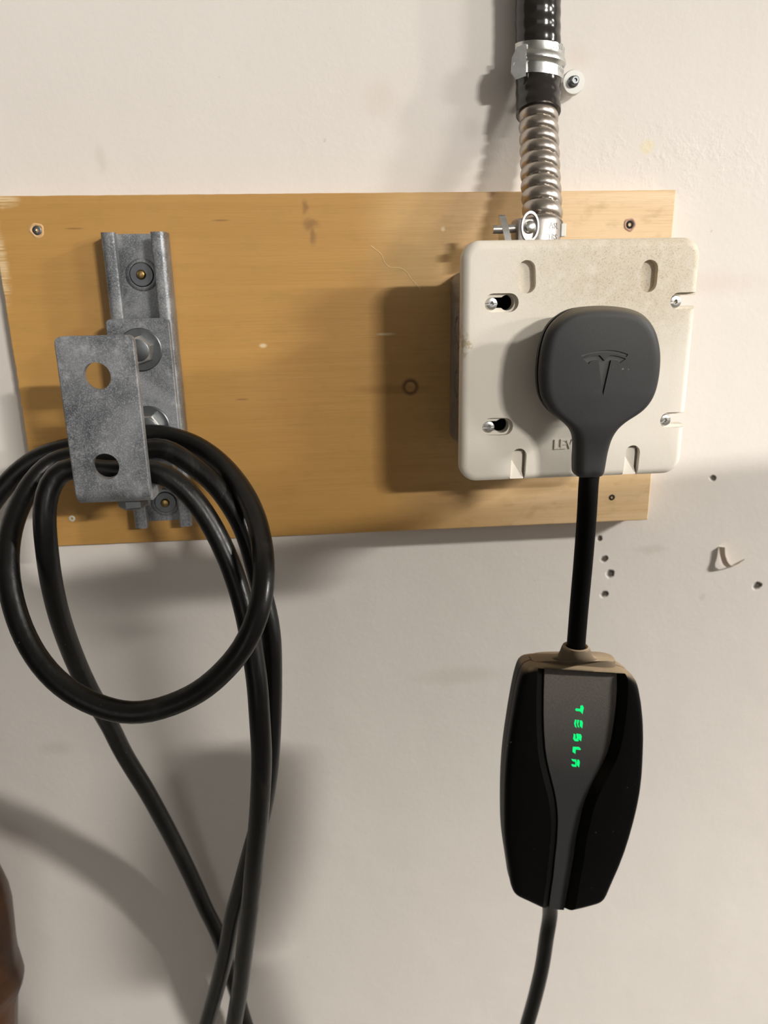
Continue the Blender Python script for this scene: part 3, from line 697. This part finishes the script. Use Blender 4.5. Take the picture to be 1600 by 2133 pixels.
loft(bm, L); finish('collar', tomesh(bm), M['collar'], mc, 40, label='dust-covered rubber collar')
# tail cable
tb = uv(1151, 1880)
tail = catmull([w3(tb[0], tb[1]+14, -14), w3(tb[0], tb[1], -14), at(1146, 1900, -106), at(1139, 1950, -103), at(1129, 2015, -100), at(1115, 2075, -97), at(1098, 2135, -94), at(1070, 2230, -90), (30, -70, -1000), (-30, -75, -1180), (-60, -140, -1238), (-20, -300, -1243)], 5)
bm = bmesh.new(); sweep(bm, tail, 5.9, 20); finish('tail_cable', tomesh(bm, False), M['cable'], mc, 60)

# ------------------------------------------------------------------ flexible conduit, connector, strap, spacer
fc = thing('flexible_conduit', 'flexible steel conduit with a black plastic jacket rising from the outlet box', 'conduit', (150, -60, 30))
hose = catmull([at(1131, 470, -60), at(1129, 430, -56), at(1126, 370, -47), at(1123.5, 300, -37), at(1121.5, 240, -30), at(1121, 180, -24), at(1121, 100, -20), at(1121, 0, -18.5), (151.5, -19, 260), (151.5, -19, 700), (151.5, -19, 1245)], .55)
def cum(path):
    s = [0.]
    for a, b in zip(path, path[1:]): s.append(s[-1]+(b-a).length)
    return s
cs = cum(hose); zj = at(1121, 236, -32).z
ij = next(i for i, p in enumerate(hose) if p.z > zj)
PIT = 8.4
def rib(i, s, th):
    ph = (s/PIT + th/(2*math.pi)) % 1
    return 10.5 + 2.5*math.sqrt(max(1-(2*ph-1)**2, 0.))
bm = bmesh.new(); sweep(bm, hose[:ij+14], rib, 48); finish('steel_hose', tomesh(bm, False), M['flex'], fc, 50)
iend = next(i for i, p in enumerate(hose) if p.z > 300)
jp = hose[ij:iend] + [hose[k] for k in range(iend, len(hose), 60)]
def jr(i, s, th):
    ph = (s/PIT + th/(2*math.pi)) % 1; return 14.6+.14*math.cos(2*math.pi*ph)
bm = bmesh.new(); sweep(bm, jp, jr, 48); finish('black_jacket', tomesh(bm, False), M['jacket'], fc, 60)
# connector
kc = hose[0].copy(); CXc, CYc = hose[0].x, -60.
cn = thing('conduit_connector', 'cast zinc conduit clamp connector on top of the outlet box', 'connector', (CXc, CYc, BZ1))
zt = at(1130, 452, -75).z; CXc = at(1136, 470, -75).x-1.2
bm = bmesh.new(); lathe(bm, (CXc, CYc, BZ1), (0, 0, 1), [(17, 0), (17, 4), (15.4, 5), (15.4, zt-BZ1-1.5), (14.6, zt-BZ1), (12.2, zt-BZ1), (12.2, zt-BZ1-4)], 48); cbody = finish('connector_body', tomesh(bm), M['cast'], cn)
lug = at(1100, 472, -75)
bm = bmesh.new(); box(bm, lug.x-6.5, lug.x+4, -75, -57, BZ1+3, zt-.5, 1.5); finish('lug', tomesh(bm), M['cast'], cn)
bm = bmesh.new(); n = 28; L = []
for rr2, h in ((9.2, -1.5), (9.2, 1.2), (7.6, 1.2), (7.6, -1.5)): L.append([Vector((lug.x+1.2+rr2*.62*math.cos(2*math.pi*k/n), -75-h, lug.z+rr2*math.sin(2*math.pi*k/n))) for k in range(n)])
loft(bm, L+[L[0]], (False, False)); finish('lug_rim', tomesh(bm), M['zinc'], cn)
sc_ = at(1105, 473, -77)
bm = bmesh.new(); lathe(bm, (sc_.x, -74, sc_.z), (.25, -1, .1), [(3.8, 0), (3.9, 1.5), (3.4, 3.0), (2.0, 3.9), (.8, 4.0)], 24); finish('clamp_screw', tomesh(bm), M['zinc'], cn)
r1 = at(1046, 478, -69); r2 = at(1094, 474, -69)
bm = bmesh.new(); sweep(bm, [Vector((r1.x-6, -69, r1.z)), Vector((r1.x, -69, r1.z)), Vector((r2.x, -69, r2.z))], 2.6, 16); finish('clamp_bolt', tomesh(bm), M['zinc'], cn)
bm = bmesh.new(); e = []
for k in range(17):
    a = math.pi*k/16; e.append((-58+18*(k/16), math.sin(a)))
L = []
for x_, gr in ((r1.x-2.0, 0), (r1.x+2.2, 0)): L.append([Vector((x_+3.2*(1-math.sin(math.pi*k/16)), -75+19*k/16, r1.z-9+18*math.sin(math.pi*k/16))) for k in range(17)])
loft(bm, L); finish('clamp_ear', tomesh(bm), M['strap'], cn)
bm = bmesh.new(); tp = at(1184, 476, -65); box(bm, CXc+14.2, CXc+17.4, -67, -61, tp.z-5, tp.z+3, .4, 1); finish('insulating_throat', tomesh(bm), M['white'], cn)
def on_cyl(me, cx, cyy, r, a0, zc): 
    return remap(me, lambda c: Vector((cx+(r+c.z)*math.sin(a0+c.x/r), cyy-(r+c.z)*math.cos(a0+c.x/r), zc+c.y)))
for k, sx_ in enumerate(('ASL', 'TRS', 'OL 10')):
    finish('cast_lettering', on_cyl(text_mesh(sx_, 5.0, .3, .05), CXc, CYc, 15.4, .52-.06*k+(.12 if k == 2 else 0), zt-5.2-6.8*k), M['cast'], cbody, 30)
# strap
sp0 = thing('conduit_strap', 'zinc one-hole strap clamping the black conduit jacket to the wall', 'strap', (152, 0, 125))
iS = min(range(len(hose)), key=lambda i: abs(hose[i].z-at(1121, 128, -22).z)); SCn = hose[iS]
zt2, zb2 = at(1121, 92, -30).z, at(1121, 158, -30).z; hS = zt2-zb2; zm = (zt2+zb2)/2
bm = bmesh.new(); n = 44
prof2 = [(15.6, -hS/2), (17.0, -hS/2), (17.0, -hS*.17), (16.3, -hS*.13), (17.2, -hS*.07), (18.1, 0), (18.1, hS*.1), (17.2, hS*.2), (16.9, hS*.25), (17.0, hS/2), (15.6, hS/2)]
tilt = lambda x: -.10*(x-SCn.x)
L = []
for k in range(n+1):
    a = math.radians(-78+ (190)*k/n)
    L.append([Vector((SCn.x+r*math.sin(a), SCn.y-r*math.cos(a), zm+h+tilt(SCn.x+r*math.sin(a)))) for r, h in prof2])
loft(bm, L); band = finish('band', tomesh(bm), M['strap'], sp0, 35)
xl = SCn.x-17.6
TP = [(1068.5, 118), (1078, 97), (1094, 92), (1094, 160), (1076, 165), (1066, 150)]
tq = [at(x, y, SCn.y-12) for x, y in TP]
bm = bmesh.new(); loft(bm, [[Vector((p.x, SCn.y-9.6-max(0, (p.x-xl-1))*.45, p.z)) for p in tq], [Vector((p.x, SCn.y-11.4-max(0, (p.x-xl-1))*.55, p.z)) for p in tq]]); tab = finish('tab', tomesh(bm), M['strap'], sp0, 30)
tc = at(1073, 133, SCn.y-11.5)
finish('stamped_letter', remap(text_mesh('G', 3.2, .15), lambda c: Vector((tc.x+c.y, SCn.y-11.45-max(0, (tc.x+c.y-xl-1))*.55-c.z, tc.z-c.x))), M['darkzinc'], tab, 0)
finish('strap_lettering', on_cyl(text_mesh('1" EMT', 5.2, .18), SCn.x, SCn.y, 17.0, .42, zm+hS*.37), M['strap'], band, 30)
finish('strap_lettering', on_cyl(text_mesh('cULus Mapa', 4.2, .18), SCn.x, SCn.y, 17.0, .50, zm-hS*.34), M['strap'], band, 30)
bm = bmesh.new(); box(bm, SCn.x+13, SCn.x+28, -5.5, -3.5, at(1195, 172, -6).z-5, at(1195, 172, -6).z+5, .6, 1); finish('foot', tomesh(bm), M['strap'], sp0, 30)
pk = at(1195, 171, -12)
wd_ = thing('spacer_washer', 'round white spacer under a dark screw beside the conduit strap', 'spacer', (pk.x, 0, pk.z-8))
bm = bmesh.new(); lathe(bm, (pk.x, -5.5, pk.z), (0, -1, 0), [(7.6, 0), (7.8, 1), (7.8, 6), (7.2, 6.9), (2.6, 7.0)], 44); finish('spacer_disc', tomesh(bm), M['white'], wd_)
bm = bmesh.new(); lathe(bm, (pk.x-.6, -12.3, pk.z), (0, -1, 0), [(3.6, 0), (3.6, 1.2), (2.9, 1.6), (2.8, 5.0), (2.2, 5.6), (1.2, 5.6), (1.0, 4.4)], 24); finish('screw', tomesh(bm), M['darkzinc'], wd_)

# ------------------------------------------------------------------ brown object at the edge
bq = []
def blob():
    bm = bmesh.new(); ys = [1790, 1815, 1835, 1860, 1890, 1930, 1970, 1995, 2015, 2035, 2050, 2065, 2085, 2110, 2140, 2200, 2300]
    xr = [-14, -6, 3, 13, 21, 27, 30, 33, 40, 47.5, 46, 40, 35, 34, 33, 34, 30]
    L = []
    for k, (yy, xx) in enumerate(zip(ys, xr)):
        c = at(xx, yy, -45); hw_ = 38 if k else 22; n = 30; dy = 30 if k else 16
        L.append([Vector((c.x-hw_+hw_*math.cos(2*math.pi*i/n)*(1-.03*math.sin(3*i)), -45+dy*math.sin(2*math.pi*i/n)*(1+.08*math.sin(yy*.05+i)), c.z)) for i in range(n)])
    loft(bm, L); return tomesh(bm)
me = blob(); o = finish('leather_bag', me, M['brown'], None, 60, (-360, -45, -720)); o['label'] = 'glossy reddish-brown bulging object, out of focus, in front of the wall'; o['category'] = 'bag'
